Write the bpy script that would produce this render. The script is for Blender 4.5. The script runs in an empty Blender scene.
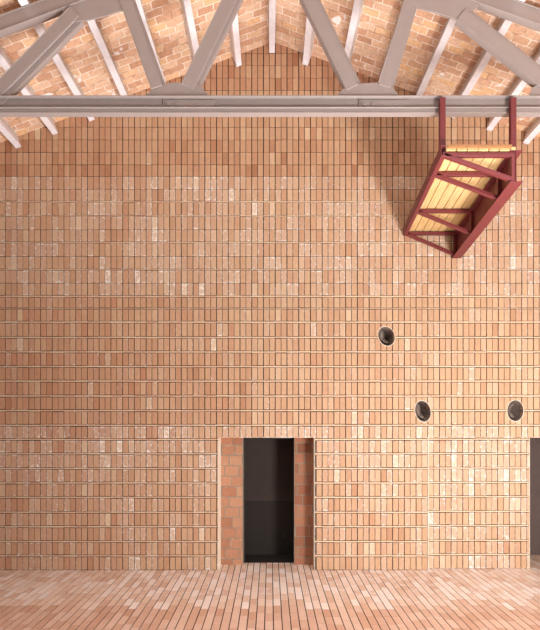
import bpy, math, random
from mathutils import Vector

# ------------------------------------------------------------------ camera
S = bpy.context.scene
COL = S.collection
F = 475.0                 # focal length in pixels of the 540 px wide frame
D = 9.5                   # camera to brick wall
EYE = 2.9
cam = bpy.data.cameras.new('camera')
camo = bpy.data.objects.new('camera', cam); COL.objects.link(camo)
camo.location = (0, -D, EYE); camo.rotation_euler = (math.pi/2, 0, 0)
cam.sensor_fit = 'HORIZONTAL'; cam.sensor_width = 36; cam.lens = 36*F/540
cam.shift_y = 110/540; cam.clip_end = 200
S.camera = camo

# ------------------------------------------------------------------ world and light
W = bpy.data.worlds.new('world'); S.world = W; W.use_nodes = True
bg = W.node_tree.nodes['Background']
bg.inputs['Color'].default_value = (1.0, 0.98, 0.96, 1); bg.inputs['Strength'].default_value = 0.26

def area(name, loc, target, sx, sy, power, color, spread=180):
    l = bpy.data.lights.new(name, 'AREA'); l.shape = 'RECTANGLE'; l.size = sx; l.size_y = sy
    l.energy = power; l.color = color; l.spread = math.radians(spread)
    o = bpy.data.objects.new(name, l); COL.objects.link(o); o.location = loc
    o.rotation_euler = (Vector(target)-Vector(loc)).to_track_quat('-Z', 'Y').to_euler()
    return o
area('sunlit_floor_key', (5.0, -8.2, 0.30), (3.0, -4.6, 8.0), 1.9, 1.9, 1520, (1.0, 0.97, 0.945))  # up-facing area lamp standing in for an unseen sunlit patch of floor
area('right_floor_fill', (8.8, -5.4, 3.0), (1.0, -1.0, 0.0), 3.4, 2.6, 240, (1.0, 0.97, 0.93))  # unseen fill lamp added at the right to brighten the floor

area('foreground_up_fill', (0.0, -5.0, 0.06), (0.0, -4.9, 9.0), 11.0, 3.0, 360, (1.0, 0.99, 0.99), 88)  # up-facing fill added at floor level to whiten the undersides of the steel
area('overhead_floor_fill', (2.4, -4.9, 8.5), (2.4, -4.0, 0.0), 9.0, 1.4, 210, (1.0, 0.98, 1.0), 100)  # downward fill lamp added under the roof to pale the floor
S.view_settings.view_transform = 'Standard'
S.view_settings.look = 'None'
S.view_settings.exposure = -0.05
S.view_settings.gamma = 1.0
S.view_settings.use_curve_mapping = False

# ------------------------------------------------------------------ helpers
rnd = random.Random(7)
PX = lambda px: (px-270)*0.02            # on the wall plane
PZ = lambda py: EYE+(425-py)*0.02

def new_obj(name, verts, faces, mat, parent=None, smooth=False):
    me = bpy.data.meshes.new(name); me.from_pydata([tuple(v) for v in verts], [], faces); me.update()
    if mat: me.materials.append(mat)
    if smooth:
        for p in me.polygons: p.use_smooth = True
    o = bpy.data.objects.new(name, me); COL.objects.link(o)
    if parent: o.parent = parent
    return o

def empty(name, loc, rz=0):
    o = bpy.data.objects.new(name, None); COL.objects.link(o); o.location = loc
    o.rotation_euler = (0, 0, rz); o.empty_display_size = .1
    return o

def tag(o, label=None, cat=None, group=None, kind=None):
    if label: o['label'] = label
    if cat: o['category'] = cat
    if group: o['group'] = group
    if kind: o['kind'] = kind
    return o

class MB:
    """collects solids into one mesh"""
    def __init__(s): s.v = []; s.f = []
    def box(s, x0, x1, y0, y1, z0, z1):
        n = len(s.v)
        s.v += [(x0,y0,z0),(x1,y0,z0),(x1,y1,z0),(x0,y1,z0),(x0,y0,z1),(x1,y0,z1),(x1,y1,z1),(x0,y1,z1)]
        s.f += [tuple(n+i for i in q) for q in ((3,2,1,0),(4,5,6,7),(0,1,5,4),(1,2,6,5),(2,3,7,6),(3,0,4,7))]
        return s
    def prism(s, poly, y0, y1):
        """poly: (x,z) outline counter-clockwise seen from -Y"""
        n = len(s.v); k = len(poly)
        a = sum(poly[i][0]*poly[(i+1)%k][1]-poly[(i+1)%k][0]*poly[i][1] for i in range(k))
        if a < 0: poly = poly[::-1]
        s.v += [(x, y0, z) for x, z in poly]+[(x, y1, z) for x, z in poly]
        s.f.append(tuple(range(n, n+k))); s.f.append(tuple(range(n+2*k-1, n+k-1, -1)))
        for i in range(k):
            j = (i+1) % k
            s.f.append((n+i, n+k+i, n+k+j, n+j))
        return s
    def bar(s, p0, p1, w, y0, y1, off=0.0):
        """flat bar in an XZ plane between two points, width w, shifted off to its +X side"""
        a = Vector((p0[0], p0[1])); b = Vector((p1[0], p1[1])); d = (b-a).normalized()
        n = Vector((-d.y, d.x))
        if n.x < 0 or (abs(n.x) < 1e-6 and n.y < 0): n = -n
        a = a+n*off; b = b+n*off
        q = [a-n*w/2, b-n*w/2, b+n*w/2, a+n*w/2]
        return s.prism([(p.x, p.y) for p in q], y0, y1)
    def cyl(s, c, r, y0, y1, k=10):
        return s.prism([(c[0]+r*math.cos(2*math.pi*i/k), c[1]+r*math.sin(2*math.pi*i/k)) for i in range(k)], y0, y1)
    def build(s, name, mat, parent=None, bevel=0.0):
        o = new_obj(name, s.v, s.f, mat, parent)
        if bevel:
            m = o.modifiers.new('bevel', 'BEVEL'); m.width = bevel; m.segments = 1
            m.limit_method = 'ANGLE'; m.angle_limit = math.radians(50)
        return o

# ------------------------------------------------------------------ materials
def mat_new(name):
    m = bpy.data.materials.new(name); m.use_nodes = True
    nt = m.node_tree; b = nt.nodes['Principled BSDF']
    return m, nt, b
def N(nt, t, **kw):
    n = nt.nodes.new(t)
    for k, v in kw.items():
        if k in n.inputs: n.inputs[k].default_value = v
        else: setattr(n, k, v)
    return n
def mix(nt, fac, a, b, mode='MIX'):
    n = nt.nodes.new('ShaderNodeMix'); n.data_type = 'RGBA'; n.blend_type = mode
    L = nt.links
    for sock, val in ((n.inputs[0], fac), (n.inputs[6], a), (n.inputs[7], b)):
        if hasattr(val, 'is_linked') or isinstance(val, bpy.types.NodeSocket): L.new(val, sock)
        else: sock.default_value = val if not isinstance(val, tuple) or len(val) == 4 else (*val, 1)
    return n.outputs[2]
def mth(nt, op, a, b=0.0, c=None, clamp=False):
    n = nt.nodes.new('ShaderNodeMath'); n.operation = op; n.use_clamp = clamp
    vals = [a, b] if c is None else [a, b, c]
    for i, v in enumerate(vals):
        if isinstance(v, bpy.types.NodeSocket): nt.links.new(v, n.inputs[i])
        else: n.inputs[i].default_value = v
    return n.outputs[0]
def ramp(nt, fac, stops):
    n = nt.nodes.new('ShaderNodeValToRGB'); cr = n.color_ramp
    while len(cr.elements) < len(stops): cr.elements.new(0.5)
    for e, (p, c) in zip(cr.elements, stops): e.position = p; e.color = (*c, 1)
    nt.links.new(fac, n.inputs[0]); return n.outputs[0]
def lin(r, g, b):
    f = lambda c: ((c/255+.055)/1.055)**2.4 if c > 10 else c/255/12.92
    return (f(r), f(g), f(b))

def brick_material(name, stops, white, red=(*lin(184,112,84), 1), rough=.85, edge=True, wscale=15.0, grain=.18):
    """per-brick tone is stored in the 'tone' attribute: r = shade, g = salt bloom, b = redness"""
    m, nt, b = mat_new(name); L = nt.links
    at = N(nt, 'ShaderNodeAttribute', attribute_name='tone')
    sp = N(nt, 'ShaderNodeSeparateColor'); L.new(at.outputs['Color'], sp.inputs[0])
    geo = N(nt, 'ShaderNodeTexCoord')
    base = ramp(nt, sp.outputs[0], stops)
    base = mix(nt, sp.outputs[2], base, red)
    # long grain of extruded clay
    mp = N(nt, 'ShaderNodeMapping'); mp.inputs['Scale'].default_value = (1, 1, .35)
    L.new(geo.outputs['Object'], mp.inputs[0])
    ng = N(nt, 'ShaderNodeTexNoise'); ng.inputs['Scale'].default_value = 28; ng.inputs['Detail'].default_value = 4
    L.new(mp.outputs[0], ng.inputs['Vector'])
    g = mth(nt, 'MULTIPLY_ADD', ng.outputs[0], grain*2, 1-grain)
    gc = N(nt, 'ShaderNodeCombineColor')
    for i in range(3): L.new(g, gc.inputs[i])
    base = mix(nt, 1.0, base, gc.outputs[0], 'MULTIPLY')
    # salt bloom: blotches, stronger along brick edges
    nw = N(nt, 'ShaderNodeTexNoise'); nw.inputs['Scale'].default_value = wscale; nw.inputs['Detail'].default_value = 3
    nw.inputs['Roughness'].default_value = .6; L.new(geo.outputs['Object'], nw.inputs['Vector'])
    uv = N(nt, 'ShaderNodeUVMap'); su = N(nt, 'ShaderNodeSeparateXYZ'); L.new(uv.outputs[0], su.inputs[0])
    def ed(s):
        return mth(nt, 'MULTIPLY', mth(nt, 'ABSOLUTE', mth(nt, 'SUBTRACT', s, .5)), 2.0)
    e = mth(nt, 'MAXIMUM', ed(su.outputs[0]), ed(su.outputs[1]))
    e = mth(nt, 'POWER', e, 4.0)
    base = mix(nt, mth(nt, 'MULTIPLY', mth(nt, 'SUBTRACT', sp.outputs[1], .35), .40, clamp=True), base, white)
    v = mth(nt, 'MULTIPLY_ADD', e, .26, mth(nt, 'MULTIPLY_ADD', sp.outputs[1], .55, mth(nt, 'SUBTRACT', nw.outputs[0], 1.0)))
    v = mth(nt, 'MULTIPLY', v, 7.0, clamp=True)
    base = mix(nt, mth(nt, 'MULTIPLY', v, .8), base, white)
    L.new(base, b.inputs['Base Color']); b.inputs['Roughness'].default_value = rough
    bp = N(nt, 'ShaderNodeBump'); bp.inputs['Strength'].default_value = .25; bp.inputs['Distance'].default_value = .01
    L.new(ng.outputs[0], bp.inputs['Height']); L.new(bp.outputs[0], b.inputs['Normal'])
    return m

def plain(name, c, rough=.6, var=.08, scale=6, metal=0.0, spec=None):
    m, nt, b = mat_new(name); L = nt.links
    tc = N(nt, 'ShaderNodeTexCoord'); n = N(nt, 'ShaderNodeTexNoise'); n.inputs['Scale'].default_value = scale
    n.inputs['Detail'].default_value = 5; L.new(tc.outputs['Object'], n.inputs['Vector'])
    col = ramp(nt, n.outputs[0], [(.3, tuple(x*(1-var) for x in c)), (.7, tuple(min(1, x*(1+var)) for x in c))])
    L.new(col, b.inputs['Base Color']); b.inputs['Roughness'].default_value = rough; b.inputs['Metallic'].default_value = metal
    if spec is not None: b.inputs['Specular IOR Level'].default_value = spec
    return m

M = {}
M['wall'] = brick_material('wall_brick', [(0, lin(162,112,80)), (.35, lin(192,150,117)), (.7, lin(202,165,132)), (1, lin(220,190,156))], (*lin(244,236,228), 1))
M['floor'] = brick_material('floor_brick', [(0, lin(202,158,130)), (.5, lin(230,200,178)), (1, lin(244,226,214))], (*lin(240,226,220), 1), rough=.5, wscale=5)
M['hollow'] = brick_material('hollow_brick', [(0, lin(138,90,66)), (.5, lin(168,118,90)), (1, lin(190,146,116))], (*lin(200,170,140), 1))
M['joint'] = plain('dark_joint_mortar', lin(36,26,22), .95)  # dark brown mortar set back in the joints
M['joint_floor'] = plain('floor_joint', lin(44,32,28), .95)
M['mortar'] = plain('grey_mortar', lin(150,136,120), .95)
M['edge'] = plain('cement_edge', lin(238,224,206), .9)
M['steel'] = plain('taupe_painted_steel', lin(150,137,133), .45, .03)
M['purlin'] = plain('pale_painted_purlin', lin(232,226,230), .7, .06, 9)
M['rough_mortar'] = plain('rough_lime_mortar', lin(206,196,190), .95, .1, 30)
M['red'] = plain('red_oxide_steel', lin(114,46,49), .5, .05)
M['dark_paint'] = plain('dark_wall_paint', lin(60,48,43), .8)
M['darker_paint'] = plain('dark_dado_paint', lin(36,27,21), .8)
M['passage'] = plain('grey_brown_plaster', lin(86,69,64), .8)
M['duct'] = plain('grey_duct', lin(128,112,102), .6, .15, 20)
M['frame'] = plain('black_frame', lin(40,34,34), .5)

# ceiling: running bond brick with pale mortar, uv in metres
def ceiling_material():
    m, nt, b = mat_new('ceiling_brick'); L = nt.links
    uv = N(nt, 'ShaderNodeUVMap')
    nz = N(nt, 'ShaderNodeTexNoise'); nz.inputs['Scale'].default_value = 7; nz.inputs['Detail'].default_value = 3
    L.new(uv.outputs[0], nz.inputs['Vector'])
    sub = N(nt, 'ShaderNodeVectorMath', operation='SUBTRACT'); L.new(nz.outputs['Color'], sub.inputs[0]); sub.inputs[1].default_value = (.5,.5,.5)
    sc = N(nt, 'ShaderNodeVectorMath', operation='SCALE'); L.new(sub.outputs[0], sc.inputs[0]); sc.inputs['Scale'].default_value = .045
    ad = N(nt, 'ShaderNodeVectorMath', operation='ADD'); L.new(uv.outputs[0], ad.inputs[0]); L.new(sc.outputs[0], ad.inputs[1])
    br = N(nt, 'ShaderNodeTexBrick'); br.offset = .45; br.squash = 1
    for k, v in {'Scale': 1.0, 'Mortar Size': .009, 'Mortar Smooth': .3, 'Brick Width': .29, 'Row Height': .145, 'Bias': 0.0}.items(): br.inputs[k].default_value = v
    br.inputs['Color1'].default_value = (0,0,0,1); br.inputs['Color2'].default_value = (1,1,1,1); br.inputs['Mortar'].default_value = (.5,.5,.5,1)
    L.new(ad.outputs[0], br.inputs['Vector'])
    col = ramp(nt, br.outputs['Color'], [(0, lin(194,148,118)), (.4, lin(210,168,138)), (.75, lin(220,186,158)), (1, lin(224,182,138))])
    n2 = N(nt, 'ShaderNodeTexNoise'); n2.inputs['Scale'].default_value = 18; n2.inputs['Detail'].default_value = 6; L.new(uv.outputs[0], n2.inputs['Vector'])
    g = mth(nt, 'MULTIPLY_ADD', n2.outputs[0], .7, .66)
    gc = N(nt, 'ShaderNodeCombineColor')
    for i in range(3): L.new(g, gc.inputs[i])
    col = mix(nt, 1.0, col, gc.outputs[0], 'MULTIPLY')
    n4 = N(nt, 'ShaderNodeTexNoise'); n4.inputs['Scale'].default_value = 3.2; n4.inputs['Detail'].default_value = 3; L.new(uv.outputs[0], n4.inputs['Vector'])
    mv = mth(nt, 'MULTIPLY', mth(nt, 'SUBTRACT', n4.outputs[0], .36), 6.0, clamp=True)
    mort = mix(nt, mv, (*lin(170,130,102), 1), (*lin(244,228,214), 1))
    col = mix(nt, br.outputs['Fac'], col, mort)
    # splashes of white plaster
    n3 = N(nt, 'ShaderNodeTexNoise'); n3.inputs['Scale'].default_value = 2.6; n3.inputs['Detail'].default_value = 2; L.new(uv.outputs[0], n3.inputs['Vector'])
    w = mth(nt, 'MULTIPLY', mth(nt, 'SUBTRACT', n3.outputs[0], .655), 30.0, clamp=True)
    col = mix(nt, w, col, (*lin(240,232,228), 1))
    L.new(col, b.inputs['Base Color']); b.inputs['Roughness'].default_value = .9
    bp = N(nt, 'ShaderNodeBump'); bp.inputs['Strength'].default_value = .5; bp.inputs['Distance'].default_value = .01; bp.invert = True
    L.new(br.outputs['Fac'], bp.inputs['Height']); L.new(bp.outputs[0], b.inputs['Normal'])
    return m
M['ceiling'] = ceiling_material()

def wood_material():
    m, nt, b = mat_new('pine_boards'); L = nt.links
    tc = N(nt, 'ShaderNodeTexCoord')
    mp = N(nt, 'ShaderNodeMapping'); mp.inputs['Scale'].default_value = (12, .9, 12); L.new(tc.outputs['Object'], mp.inputs[0])
    n = N(nt, 'ShaderNodeTexNoise'); n.inputs['Scale'].default_value = 3; n.inputs['Detail'].default_value = 5; L.new(mp.outputs[0], n.inputs['Vector'])
    c = ramp(nt, n.outputs[0], [(.3, lin(204,164,108)), (.7, lin(226,194,140))])
    v = N(nt, 'ShaderNodeTexVoronoi'); v.inputs['Scale'].default_value = 5; L.new(tc.outputs['Object'], v.inputs['Vector'])
    k = mth(nt, 'LESS_THAN', v.outputs['Distance'], .07)
    c = mix(nt, mth(nt, 'MULTIPLY', k, .6), c, (*lin(160,100,50), 1))
    L.new(c, b.inputs['Base Color']); b.inputs['Roughness'].default_value = .6
    return m
M['wood'] = wood_material(); M['end_wood'] = plain('shaded_end_board', lin(160,112,70), .7, .1, 12)  # end board: wood darkened to give its unlit front face

# ------------------------------------------------------------------ brickwork builder
class Bricks:
    """boxes of brickwork; tone/uv stored per face corner; mapping plane 'wall' or 'floor'"""
    def __init__(s, plane='wall'):
        s.v = []; s.f = []; s.t = []; s.uv = []; s.mi = []; s.plane = plane
    def P(s, u, v, w): return (u, -w, v) if s.plane == 'wall' else (u, v, w)
    def quad(s, pts, tone, uvs=None, mi=0):
        n = len(s.v); s.v += pts; s.f.append((n, n+1, n+2, n+3)); s.t.append(tone)
        s.uv.append(uvs or [(.5,.5)]*4); s.mi.append(mi)
    def brick(s, u0, u1, v0, v1, w, depth, tone, mi=0, tilt=0.0, holes=()):
        near = [h for h in holes if h.near(u0, u1, v0, v1)]
        P = s.P; wb = w-depth
        if near:
            h = near[0]; nu = max(2, int((u1-u0)/.012)); nv = max(2, int((v1-v0)/.012))
            gp = [[(u0+(u1-u0)*i/nu, v0+(v1-v0)*j/nv) for j in range(nv+1)] for i in range(nu+1)]
            ins = [[h.inside(*gp[i][j]) for j in range(nv+1)] for i in range(nu+1)]
            for i in range(nu):
                for j in range(nv):
                    c = [(i,j),(i+1,j),(i+1,j+1),(i,j+1)]
                    if all(ins[a][b] for a, b in c): continue
                    q = [gp[a][b] if not ins[a][b] else h.snap(*gp[a][b]) for a, b in c]
                    s.quad([P(a, b, w) for a, b in q], tone, [((a-u0)/(u1-u0), (b-v0)/(v1-v0)) for a, b in q], mi)
        else:
            s.quad([P(u0,v0,w+tilt), P(u1,v0,w-tilt), P(u1,v1,w-tilt), P(u0,v1,w+tilt)], tone, [(0,0),(1,0),(1,1),(0,1)], mi)
        if depth > 0:
            def out(a, b): return not any(h.inside(a, b) for h in near)
            if out((u0+u1)/2, v0): s.quad([P(u0,v0,wb), P(u1,v0,wb), P(u1,v0,w), P(u0,v0,w)], tone, None, mi)
            if out((u0+u1)/2, v1): s.quad([P(u0,v1,w), P(u1,v1,w), P(u1,v1,wb), P(u0,v1,wb)], tone, None, mi)
            if out(u0, (v0+v1)/2): s.quad([P(u0,v0,w), P(u0,v1,w), P(u0,v1,wb), P(u0,v0,wb)], tone, None, mi)
            if out(u1, (v0+v1)/2): s.quad([P(u1,v0,wb), P(u1,v1,wb), P(u1,v1,w), P(u1,v0,w)], tone, None, mi)
    def build(s, name, mats, parent=None):
        me = bpy.data.meshes.new(name); me.from_pydata(s.v, [], s.f)
        for m in mats: me.materials.append(m)
        ca = me.color_attributes.new('tone', 'FLOAT_COLOR', 'CORNER'); uvl = me.uv_layers.new(name='UVMap')
        cols = []; uvs = []
        for t, u in zip(s.t, s.uv):
            for k in range(4): cols += [t[0], t[1], t[2], 1.0]; uvs += [u[k][0], u[k][1]]
        ca.data.foreach_set('color', cols); uvl.data.foreach_set('uv', uvs)
        me.polygons.foreach_set('material_index', s.mi); me.update()
        o = bpy.data.objects.new(name, me); COL.objects.link(o)
        if parent: o.parent = parent
        return o

class Hole:
    def __init__(s, cx, cz, a, b, tilt): s.c = (cx, cz); s.a = a; s.b = b; s.ct = math.cos(tilt); s.st = math.sin(tilt)
    def loc(s, u, v):
        x = u-s.c[0]; z = v-s.c[1]; return x*s.ct+z*s.st, -x*s.st+z*s.ct
    def world(s, x, z): return s.c[0]+x*s.ct-z*s.st, s.c[1]+x*s.st+z*s.ct
    def q(s, u, v): x, z = s.loc(u, v); return math.hypot(x/s.a, z/s.b)
    def inside(s, u, v): return s.q(u, v) < 1
    def snap(s, u, v):
        x, z = s.loc(u, v); k = max(.02, s.q(u, v)); return s.world(x/k, z/k) if (abs(x)+abs(z)) > 1e-6 else s.world(0, s.b)
    def near(s, u0, u1, v0, v1):
        r = max(s.a, s.b); return u1 > s.c[0]-r and u0 < s.c[0]+r and v1 > s.c[1]-r and v0 < s.c[1]+r

HOLES = [Hole(PX(386.4), PZ(336.2), .160, .200, math.radians(24)),
         Hole(PX(422.9), PZ(411.2), .155, .215, math.radians(14)),
         Hole(PX(515.3), PZ(410.7), .163, .212, math.radians(0))]

# ------------------------------------------------------------------ wall_back
ROWS = [570,555.9,541.6,526.7,512.3,497.4,483,468.5,453.8,439.5,425.3,410.6,396,381.1,366.5,351.9,337.4,322.1,
        308.5,296.3,283.1,269.6,256.4,242.4,229.7,215.8,201.7,189.2,176.4,164.7,152.3,139.9,127.2]
y = 127.2
while y > 20: y -= 12.3; ROWS.append(y)
def strip(y):        # height of the flat course in the joint above which the row starts
    if y >= 290 and y < 560:
        return .030 if not 300 < y < 312 else .012
    return {201.7: .022, 215.8: .018, 242.4: .018, 269.6: .016}.get(y, 0)
DOOR = (PX(219), PX(314.6), 0, PZ(437.6)); PIER = (PX(428.3), 5.249, 0, PZ(437.6)); DOOR2 = (5.249, 5.249+2.4, 0, PZ(437.6))
PW = .1174
X_DARK = PX(181.3)    # one of the wider joints
ridge_x = .06; RZ = PZ(42)
SL, SR = .37, .357
def ceil_z(x): return RZ-(SL*(ridge_x-x) if x < ridge_x else SR*(x-ridge_x))

wb = Bricks()
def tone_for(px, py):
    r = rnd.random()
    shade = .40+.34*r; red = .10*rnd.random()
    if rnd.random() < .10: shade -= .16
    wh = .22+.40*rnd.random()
    # tone by height: darker firing just under the truss, cleaner brick high up, top shade painted in
    if py < 95: shade -= .15; red += .12  # shade at the top of the wall put into the brick colour
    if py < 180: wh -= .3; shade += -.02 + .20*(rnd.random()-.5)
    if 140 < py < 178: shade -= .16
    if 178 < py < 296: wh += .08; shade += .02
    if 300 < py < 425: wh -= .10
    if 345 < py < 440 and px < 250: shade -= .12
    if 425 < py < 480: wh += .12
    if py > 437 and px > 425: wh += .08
    if px < 260: red += .34*(1-px/260)*(.5 if py < 300 else 1)*(.3+rnd.random())   # dimmer left side painted in as rosier brick
    if px > 400 and py > 300: red -= .10  # brighter lower right painted in as creamier brick
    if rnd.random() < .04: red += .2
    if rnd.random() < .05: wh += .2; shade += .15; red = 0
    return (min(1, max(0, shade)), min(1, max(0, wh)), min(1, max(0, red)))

def px0(x): return x/.02+270
def fill(bk, x0, x1, zlo, zhi, w, i0, i1, holes=(), rows=ROWS, ph=X_DARK, clip_roof=False):
    """brick courses of upright faces with thin flat courses in the joints"""
    for k in range(len(rows)-1):
        ya, yb = rows[k], rows[k+1]
        za, zb = PZ(ya), PZ(yb)
        if zb < zlo+.02 or za > zhi-.02: continue
        st = strip(ya)
        g = .0065
        z0 = max(za+st/2+(.006 if st else 0)+g, zlo); z1 = min(zb-strip(yb)/2-(.006 if strip(yb) else 0)-g, zhi)
        if st and za-st/2 > zlo-.02:
            n = math.floor((x0-ph)/(2*PW))-1
            while ph+2*PW*n < x1:
                a = max(x0, ph+2*PW*n+.003); b = min(x1, ph+2*PW*(n+1)-.003); n += 1
                if b-a < .015: continue
                j = rnd.uniform(-.003, .004)
                t = (min(1, .8+.3*rnd.random()), .40+.15*rnd.random(), (.45 if px0(a) < 220 else .1)*rnd.random())  # flat courses at the left carry the same painted-in dimming
                bk.brick(a, b, za-st/2+j, za+st/2+j, w+rnd.uniform(-.002,.002), .026, t, holes=holes)
        n = math.floor((x0-ph)/PW)-1
        while ph+PW*n < x1:
            wide = (n % 2 == 0)
            gl = .0085 if wide else .0055; gr = .0055 if wide else .0085
            a = max(x0, ph+PW*n+gl+rnd.uniform(-.001,.0015)); b = min(x1, ph+PW*(n+1)-gr); n += 1
            if b-a < .02: continue
            if clip_roof and z0 > ceil_z((a+b)/2)+.12: continue
            px = (a+b)/2/.02+270; py = 570-(z0+z1)/2/.02
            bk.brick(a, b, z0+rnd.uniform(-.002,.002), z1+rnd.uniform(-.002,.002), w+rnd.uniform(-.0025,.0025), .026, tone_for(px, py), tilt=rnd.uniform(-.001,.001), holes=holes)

X0, X1 = -7.3, 7.3; ZT = 11.0
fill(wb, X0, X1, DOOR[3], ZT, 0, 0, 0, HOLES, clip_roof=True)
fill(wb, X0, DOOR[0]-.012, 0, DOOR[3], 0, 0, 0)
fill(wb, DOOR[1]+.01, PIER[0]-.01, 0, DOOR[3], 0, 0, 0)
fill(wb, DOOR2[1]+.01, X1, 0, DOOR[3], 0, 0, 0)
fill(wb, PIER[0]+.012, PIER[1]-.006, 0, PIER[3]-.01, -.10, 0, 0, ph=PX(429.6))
# mortar bed behind the faces (material 1), with openings; hole zones are gridded around the holes
GB = -.019
def backing(u0, u1, v0, v1, w, holes=()): wb.brick(u0, u1, v0, v1, w, 0, (.5,.2,.5), mi=1, holes=holes)
hz = [(h.c[0]-.26, h.c[0]+.26, h.c[1]-.26, h.c[1]+.26, h) for h in HOLES]
xs = sorted({X0, X1}|{a for z in hz for a in z[:2]}); zs = sorted({DOOR[3], ZT}|{a for z in hz for a in z[2:4]})
for i in range(len(xs)-1):
    for j in range(len(zs)-1):
        cx, cz = (xs[i]+xs[i+1])/2, (zs[j]+zs[j+1])/2
        hh = [z[4] for z in hz if z[0] < cx < z[1] and z[2] < cz < z[3]]
        backing(xs[i], xs[i+1], zs[j], zs[j+1], GB, hh)
for a, b in ((X0, DOOR[0]), (DOOR[1], PIER[0]), (DOOR2[1], X1)): backing(a, b, 0, DOOR[3], GB)
backing(PIER[0], PIER[1], 0, PIER[3], -.119)
# cement edges of the openings (material 2): jambs, lintel undersides
def edgebox(x0, x1, z0, z1, w0, w1):
    P = wb.P
    n = (.5, .2, .5)
    wb.quad([P(x0,z0,w0),P(x1,z0,w0),P(x1,z1,w0),P(x0,z1,w0)], n, None, 2)
    wb.quad([P(x0,z0,w0),P(x0,z1,w0),P(x0,z1,w1),P(x0,z0,w1)], n, None, 2)
    wb.quad([P(x1,z0,w1),P(x1,z1,w1),P(x1,z1,w0),P(x1,z0,w0)], n, None, 2)
    wb.quad([P(x0,z0,w1),P(x1,z0,w1),P(x1,z0,w0),P(x0,z0,w0)], n, None, 2)
    wb.quad([P(x0,z1,w0),P(x1,z1,w0),P(x1,z1,w1),P(x0,z1,w1)], n, None, 2)
edgebox(DOOR[0]-.012, DOOR[0], 0, DOOR[3], .001, -.36)
edgebox(DOOR[1], DOOR[1]+.010, 0, DOOR[3], -.002, -.36)
edgebox(DOOR[0], DOOR[1], DOOR[3], DOOR[3]+.012, -.004, -.36)
edgebox(PIER[0]-.008, PIER[0]+.001, 0, PIER[3], .001, -.12)
edgebox(PIER[0], PIER[1], PIER[3], PIER[3]+.010, -.002, -.12)
edgebox(PIER[1]-.004, PIER[1]+.002, 0, PIER[3], -.098, -.30)
edgebox(DOOR2[1]-.002, DOOR2[1]+.010, 0, PIER[3], -.002, -.30)
edgebox(DOOR2[0]-.1, DOOR2[1], PIER[3], PIER[3]+.012, -.004, -.30)
o = wb.build('wall_back', [M['wall'], M['joint'], M['edge']]); tag(o, kind='structure')

# brick jamb panels set back inside the middle doorway (hollow brick, running bond)
jb = Bricks()
RW = .36; k9 = 9.86/475
jx = [(PX(219)-.02, (243.2-270)*k9), ((294.2-270)*k9, PX(314.6)+.02)]
pitch = .2157
for side, (a, b) in enumerate(jx):
    jb.brick(a, b, 0, DOOR[3]+.05, -RW-.008, 0, (.5,0,.5), mi=1)
    z = -.10 if side == 0 else -.06; row = 0
    while z < DOOR[3]:
        x = a-(.0, .15, .06, .21)[row % 4]-.02
        while x < b:
            x1 = x+.29+rnd.uniform(-.02,.02)
            aa, bb = max(a, x), min(b, x1-.020)
            if bb-aa > .03:
                t = (rnd.random()*.6+(.4 if side == 0 else 0), .15+.3*rnd.random()+(.15 if side == 0 else 0), .3*rnd.random())  # lit left jamb and dim right jamb put into the brick tone
                z0, z1 = max(0, z+.011), min(DOOR[3]+.03, z+pitch-.011)
                jb.brick(aa, bb, z0, z1, -RW+rnd.uniform(-.004,.004), .02, t)
            x = x1
        z += pitch; row += 1
    # thickness of the panel towards the opening
    e = b if side == 0 else a
    P = jb.P
    q = [P(e,0,-RW), P(e,DOOR[3]+.05,-RW), P(e,DOOR[3]+.05,-RW-.14), P(e,0,-RW-.14)]
    jb.quad(q, (.5,.3,.5), None, 1)
    q2 = (e-.012, e) if side == 0 else (e, e+.008)
    jb.brick(q2[0], q2[1], 0, DOOR[3]+.03, -RW+.004, .006, (.9,.5,.5), mi=1)
o = jb.build('wall_doorway', [M['hollow'], M['mortar']]); tag(o, kind='structure')

# dark frame and room behind the middle doorway
xl, xr = jx[0][1], jx[1][0]; zt = DOOR[3]+.05
mb = MB(); mb.box(xl, xl+.028, .50, .56, 0, zt); mb.box(xr-.012, xr, .50, .56, 0, zt); mb.box(xl, xr, .50, .56, zt-.09, zt)
tag(mb.build('trim_1', M['frame']), kind='structure')
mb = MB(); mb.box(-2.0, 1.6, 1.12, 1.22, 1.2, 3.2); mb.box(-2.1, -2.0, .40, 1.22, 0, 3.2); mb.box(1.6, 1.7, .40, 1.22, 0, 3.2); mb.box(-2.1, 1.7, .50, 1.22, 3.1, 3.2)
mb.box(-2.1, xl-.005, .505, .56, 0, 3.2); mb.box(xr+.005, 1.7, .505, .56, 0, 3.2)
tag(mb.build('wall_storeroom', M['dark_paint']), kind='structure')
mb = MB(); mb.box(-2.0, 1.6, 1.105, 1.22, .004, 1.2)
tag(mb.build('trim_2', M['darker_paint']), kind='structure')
# passage behind the right doorway
mb = MB(); mb.box(4.0, 8.0, 1.10, 1.20, 0, 2.72); mb.box(3.9, 4.0, .13, 1.20, 0, 2.72); mb.box(8.0, 8.1, .13, 1.20, 0, 2.72); mb.box(3.9, 8.1, .05, 1.20, 2.72, 2.8)
tag(mb.build('wall_passage', M['passage']), kind='structure')

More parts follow.
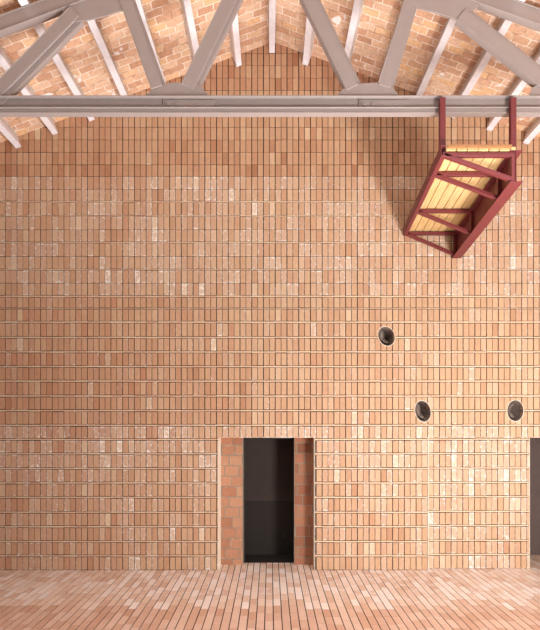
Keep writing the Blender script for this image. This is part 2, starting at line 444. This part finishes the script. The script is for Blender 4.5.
# ------------------------------------------------------------------ floor
fb = Bricks('floor')
fb.brick(-8, 8.1, -13, 1.9, -.012, 0, (.5,.2,.5), mi=1)
TW, TL = .1275, .285
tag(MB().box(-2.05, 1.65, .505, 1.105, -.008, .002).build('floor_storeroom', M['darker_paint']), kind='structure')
n = 0; x = -7.6
while x < 7.6:
    ph = rnd.choice((0, .5))*TL+rnd.uniform(-.03,.03)
    yy = -11-ph
    while yy < 1.72:
        a, b = yy, min(yy+TL-.004, 1.73)
        inside = (b <= 0) or (DOOR[0]-TW < x < DOOR[1]) or (PIER[0]-TW < x)
        if b > .44 and DOOR[0]-TW < x < DOOR[1]: inside = True; b = min(b, .50)
        if b > 0 and not inside: b = -.002
        if b-a > .02 and a < b:
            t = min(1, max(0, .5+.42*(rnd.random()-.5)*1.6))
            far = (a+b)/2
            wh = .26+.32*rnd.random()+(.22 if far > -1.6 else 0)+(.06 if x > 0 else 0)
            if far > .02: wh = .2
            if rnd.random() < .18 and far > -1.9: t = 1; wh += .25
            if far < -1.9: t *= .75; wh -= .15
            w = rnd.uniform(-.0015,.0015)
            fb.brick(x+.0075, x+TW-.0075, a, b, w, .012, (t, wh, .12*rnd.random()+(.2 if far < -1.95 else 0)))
        yy += TL
    x += TW; n += 1
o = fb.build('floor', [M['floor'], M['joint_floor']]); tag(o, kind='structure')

# ------------------------------------------------------------------ ceiling
YC = -6.5
def ceiling():
    v = []; f = []; th = .08
    xe = 7.6
    zl, zr2 = ceil_z(-xe), ceil_z(xe)
    pts = [(-xe, zl), (ridge_x, RZ), (xe, zr2), (xe, zr2+th), (ridge_x, RZ+th), (-xe, zl+th)]
    for yv in (YC, 0): v += [(x, yv, z) for x, z in pts]
    f = [(0,6,7,1), (1,7,8,2), (3,9,10,4), (4,10,11,5), (0,1,4,5), (1,2,3,4), (6,11,10,7), (7,10,9,8), (5,11,6,0), (2,8,9,3)]
    o = new_obj('ceiling', v, f, M['ceiling']); uvl = o.data.uv_layers.new(name='UVMap')
    for p in o.data.polygons:
        for li in p.loop_indices:
            co = o.data.vertices[o.data.loops[li].vertex_index].co
            s = (co.x-ridge_x)*math.sqrt(1+.36**2)
            uvl.data[li].uv = (s+12, co.y+10)
    tag(o, kind='structure')
ceiling()

# ------------------------------------------------------------------ purlins
def purlin(i):
    pitchx = .734
    x = .04+i*pitchx
    w, h = .115, .215
    z = ceil_z(x)
    sl = 0 if i == 0 else (math.atan(SL) if i < 0 else -math.atan(SR))
    if i == 0: z = RZ
    t = empty('roof_purlin', (x, -.02, z))
    y0 = YC+.02
    top = 0 if i else -.012
    m = MB().box(-w/2, w/2, y0, .015, -h, top)
    # nib at the wall end where the purlin is notched
    m.box(-w/2, w/2, -.06, .012, -h-.012, -h+.01)
    b = m.build('beam', M['purlin'], t, .004); b.rotation_euler = (0, -sl, 0)
    # ragged lime mortar along the seat of the purlin
    r = random.Random(50+i); v = []; f = []
    for side in (-1, 1):
        base = len(v); k = 0; yy = y0
        while yy < -.03:
            ww = r.uniform(.004, .022)
            v += [(side*w/2, yy, -.075-r.uniform(0,.03)), (side*(w/2+ww), yy, -.02), (side*(w/2+ww*1.6), yy, -.001)]
            if k:
                a = base+3*(k-1)
                for q in (0, 1):
                    face = (a+q, a+q+1, a+q+4, a+q+3)
                    f.append(face if side > 0 else face[::-1])
            k += 1; yy += r.uniform(.03,.07)
    mo = new_obj('mortar_fillet', v, f, M['rough_mortar'], t); mo.rotation_euler = (0, -sl, 0)
    names = ['first', 'second', 'third', 'fourth', 'fifth', 'sixth', 'seventh', 'eighth']
    if i == 0: lab = 'pale painted roof purlin running along the ridge of the brick ceiling'
    else: lab = 'pale painted roof purlin under the brick ceiling, %s %s of the ridge' % (names[abs(i)-1], 'left' if i < 0 else 'right')
    tag(t, lab, 'roof beam', 'roof purlins under the brick ceiling')
for i in range(-8, 9): purlin(i)

# ------------------------------------------------------------------ truss
TS = 68.75; YT = -2.60
def T(px, py): return ((px-270)/TS, EYE+(425-py)/TS)
tr = empty('roof_truss', (0, YT, T(0, 97)[1]))
OZ = tr.location.z
def TL_(p): x, z = T(*p); return (x, z-OZ)
def ext(p0, p1, a, b):
    p0 = Vector(p0); p1 = Vector(p1); d = (p1-p0).normalized(); return tuple(p0-d*a), tuple(p1+d*b)
def member(name, p0, p1, w, strip_w, a=0, b=0, yb=0.075):
    q0, q1 = ext(p0, p1, a, b)
    m = MB()
    m.bar(TL_(q0), TL_(q1), w/TS, -.012, .02)                                   # front leg
    m.bar(TL_(q0), TL_(q1), (w+strip_w)/TS, .020, yb+.02, strip_w/2/TS)             # rear leg, wider
    m.bar(TL_(q0), TL_(q1), 1.0/TS, -.018, -.010, (-w/2+.5)/TS)                   # rolled edge
    return m.build(name, M['steel'], tr, .003)
# bottom chord: web, lips and lower angle
c = MB()
zt_, zl_, zb_ = TL_((0, 96.8))[1], TL_((0, 108.6))[1], TL_((0, 113.4))[1]
XE = 7.2
c.box(-XE, XE, .03, .075, zb_+.01, zt_-.01)
c.box(-XE, XE, -.024, .075, zt_-.014, zt_)
c.box(-XE, XE, -.022, .03, zl_-.004, zl_+.008)
c.box(-XE, XE, .004, .03, zb_+.006, zl_-.008)
c.box(-XE, XE, -.004, .092, zb_, zb_+.012)
c.build('bottom_chord', M['steel'], tr, .002)
# top chords
for sgn in (-1, 1):
    m = MB(); sl = SL if sgn < 0 else SR
    xa, xb = ridge_x, sgn*7.2
    def zc(x, off): return ceil_z(x)-.235-off-OZ
    for (o0, o1, y0, y1) in ((0, .230, .02, .08), (.02, .222, .0, .02), (.0, .02, -.012, .03), (.222, .235, -.012, .10)):
        m.prism([(xa, zc(xa,o1)), (xb, zc(xb,o1)), (xb, zc(xb,o0)), (xa, zc(xa,o0))], y0, y1)
    m.build('top_chord', M['steel'], tr, .002)
# web members
apex = (271.5, -66)
member('web_member', (229.5, 0), (189, 84), 13.2, 3.8, a=70, b=4)
member('web_member', (309, 0), (352, 88), 13.2, 4.0, a=70, b=0)
member('web_member', (129, 10), (156, 85), 12, 3.2, a=18, b=3)
member('web_member', (410, 0), (385, 85), 12, 3.0, a=8, b=2)
member('web_member', (72, 15), (4, 85), 12.8, 5, a=4, b=20)
member('web_member', (467, 20), (545, 83), 13.6, 4.5, a=8, b=10)
# outer posts of the truss beyond the picture's edge
member('web_member', (-22, 98), (-75, 42), 12, 4)
member('web_member', (566, 98), (620, 44), 12, 4)
def gusset(pts, nm='gusset_plate'):
    return MB().prism([TL_(p) for p in pts], .004, .022).build(nm, M['steel'], tr, .002)
ga = gusset([(144,98),(152,89),(162,85),(172,82.5),(196,83.5),(203,89),(211,98)])
gb = gusset([(335,98),(343,89),(353,84),(379,82.5),(388,85),(395,90),(400,98)])
def bolts(par, cx, cy):
    for dx, dy in ((-4,-1.5),(4.5,-1.5)):
        x, z = TL_((cx+dx, cy+dy)); MB().cyl((x, z), .020, -.004, .034, 6).build('bolt', M['steel'], par, .001)
    m = MB()
    a = TL_((cx-9, 97.5)); b = TL_((cx-7.6, 113))
    m.box(a[0], a[0]+.012, .012, .03, b[1], a[1])
    m2 = MB(); q = TL_((cx-7.5, 107.6)); q2 = TL_((cx+42, 99.5))
    m2.box(q[0], q2[0], .018, .032, q[1], q2[1])
    m2.build('splice_plate', M['steel'], par, .001); m.build('splice_edge', M['steel'], par)
bolts(ga, 172, 106); bolts(gb, 368, 106)
gusset([(-40,98),(-20,84),(-4,78),(3,83),(9,90),(12,98)]); gusset([(528,98),(532,88),(540,82),(560,80),(585,98)])
gusset([(54,6),(63,11),(68,20),(76,21.5),(90,20),(106,16),(122,10.5),(132,4),(130,-14),(98,-30),(64,-16)])
gusset([(413,4),(419,9),(440,14),(456,20),(464,14),(478,8),(482,-10),(443,-32),(408,-16)])
gusset([(230,-40),(250,-35),(292,-35),(312,-40),(300,-66),(271.5,-78),(243,-66)])
tag(tr, 'taupe painted steel roof truss spanning the hall under the brick ceiling', 'roof truss')

# ------------------------------------------------------------------ hanging platform
YP = -D+6.72
hp = empty('hanging_platform', (0, 0, 0))
def PL(t, sx):            # t 0 front .. 1 wall; returns X of an offset from the left outer edge
    return 2.41+(2.66-2.41)*t+sx
YF, YW = -D+6.70, -.012
def beam_quad(m, sx0, sx1, z0, z1, t0=0.0, t1=1.0, dz=0.0):
    ya, yb = YF+(YW-YF)*t0, YF+(YW-YF)*t1
    n = len(m.v)
    A = [(PL(t0,sx0),ya,z0+dz*t0),(PL(t0,sx1),ya,z0+dz*t0),(PL(t1,sx1),yb,z0+dz*t1),(PL(t1,sx0),yb,z0+dz*t1)]
    B = [(x,y_,z+(z1-z0)) for x, y_, z in A]
    m.v += A+B
    m.f += [tuple(n+i for i in q) for q in ((3,2,1,0),(4,5,6,7),(0,1,5,4),(1,2,6,5),(2,3,7,6),(3,0,4,7))]
    return m
DZ = -.02
# left channel
m = MB(); beam_quad(m, 0, .010, 6.70, 6.85, dz=DZ); beam_quad(m, .0, .075, 6.70, 6.710, dz=DZ); beam_quad(m, 0, .075, 6.84, 6.85, dz=DZ)
m.build('side_channel', M['red'], hp, .001)
# right deep I beam
m = MB(); DZ2 = -.095
beam_quad(m, .975, 1.155, 6.325, 6.340, dz=DZ2); beam_quad(m, .975, 1.155, 6.765, 6.78, dz=DZ2); beam_quad(m, 1.058, 1.070, 6.34, 6.765, dz=DZ2)
m.build('deep_beam', M['red'], hp, .001)
# deck boards
m = MB(); bw = .152; xx = .078
while xx < 1.04:
    x2 = min(xx+bw-.012, 1.055)
    beam_quad(m, xx, x2, 6.775, 6.81, .0, .995, DZ); xx += bw
beam_quad(m, .078, 1.055, 6.812, 6.825, .0, .995, DZ)
m.build('deck', M['wood'], hp, .002)
m = MB(); m.box(2.50, 3.40, YF-.034, YF-.002, 6.80, 6.838); m.build('end_board', M['end_wood'], hp, .002)
# triangular brackets under the deck
for d in (6.74, 7.25, 8.48, 9.45):
    t = (d-6.70)/(YW-YF); yc = -D+d
    xL, xR = PL(t, .03), PL(t, 1.056); zt1 = 6.755+DZ*t; zb1 = 6.345+DZ2*t; th = .055
    br = MB(); br.box(xL, xR, yc-.03, yc+.03, zt1-th, zt1)
    b = br.build('bracket', M['red'], hp, .002)
    dg = MB(); dg.bar((xL+.02, zt1-.03), (xR-.04, zb1+.035), .05, yc-.03, yc+.03); dg.build('diagonal_strut', M['red'], b, .002)
    up = MB(); up.box(xR-.055, xR, yc-.028, yc+.028, zb1, zt1-th); up.build('upright', M['red'], b, .002)
# hangers
for px, zb in ((443.2, 6.80), (514.2, 6.345)):
    x = (px-270)/69.8
    m = MB(); m.box(x-.040, x+.040, YT-.085, YT-.015, zb, 7.605); m.build('hanger', M['red'], hp, .003)
tag(hp, 'red steel platform with pine board deck hung from the truss beside the brick wall', 'platform')

# ------------------------------------------------------------------ round ducts in the wall
def duct(h, label, seed):
    r = random.Random(seed)
    t = empty('duct_opening', (h.c[0], 0, h.c[1]))
    K = 40
    def ring(k, yv, dx=0, dz=0):
        return [((h.world(k*h.a*math.cos(2*math.pi*i/K), k*h.b*math.sin(2*math.pi*i/K))[0]-h.c[0]+dx), yv,
                 (h.world(k*h.a*math.cos(2*math.pi*i/K), k*h.b*math.sin(2*math.pi*i/K))[1]-h.c[1]+dz)) for i in range(K)]
    # ribbed duct running back and bending up to the left
    v = []; f = []; rings = []
    for j in range(20):
        s = j/19; kk = 1.0-.07*(j % 2)
        rings.append(ring(kk, -.001+.34*s, -.10*s*s, .06*s*s))
    for q in rings: v += q
    for j in range(19):
        for i in range(K):
            a = j*K+i; b = j*K+(i+1) % K; f.append((a, a+K, b+K, b))
    n = len(v); v.append((-.10, .345, .06))
    for i in range(K): f.append((18*K+K+i, n, 18*K+K+(i+1) % K))
    new_obj('duct_lining', v, f, M['duct'], t, smooth=False)
    # pale mortar collar
    a = ring(1.0, -.004); b = ring(1.045, -.004); c2 = ring(1.045, .010); d = ring(.995, .02)
    v = d+a+b+c2; f = []
    for q in range(3):
        for i in range(K): f.append((q*K+i, q*K+(i+1) % K, (q+1)*K+(i+1) % K, (q+1)*K+i))
    for idx in range(2*K, 4*K):
        pass
    new_obj('mortar_collar', v, f, M['edge'], t)
    # crumpled end of the inner sleeve
    v = []; f = []
    for j in range(7):
        for i in range(9):
            ang = math.radians(100+i*22); rr = (.12+.55*j/6)
            x, z = h.world(h.a*rr*math.cos(ang), h.b*rr*math.sin(ang))
            v.append((x-h.c[0], .05+.14*(1-j/6)+r.uniform(-.02,.02), z-h.c[1]))
    for j in range(6):
        for i in range(8):
            a = j*9+i; f.append((a, a+1, a+10, a+9))
    o = new_obj('torn_sleeve', v, f, M['duct'], t)
    sm = o.modifiers.new('thick', 'SOLIDIFY'); sm.thickness = .004
    tag(t, label, 'duct')
duct(HOLES[0], 'round dark duct opening in the brick wall, highest of three', 3)
duct(HOLES[1], 'round dark duct opening in the brick wall, left of the lower pair', 4)
duct(HOLES[2], 'round grey duct opening in the brick wall beside the right doorway top', 5)

# small socket on the storeroom dado
m = MB(); m.box(.29, .37, 1.092, 1.1045, .38, .46); m.cyl((.33, .42), .022, 1.086, 1.093, 12)
tag(m.build('wall_socket', M['frame'], None, .002), 'small dark wall socket low in the unlit room behind the middle doorway', 'socket')
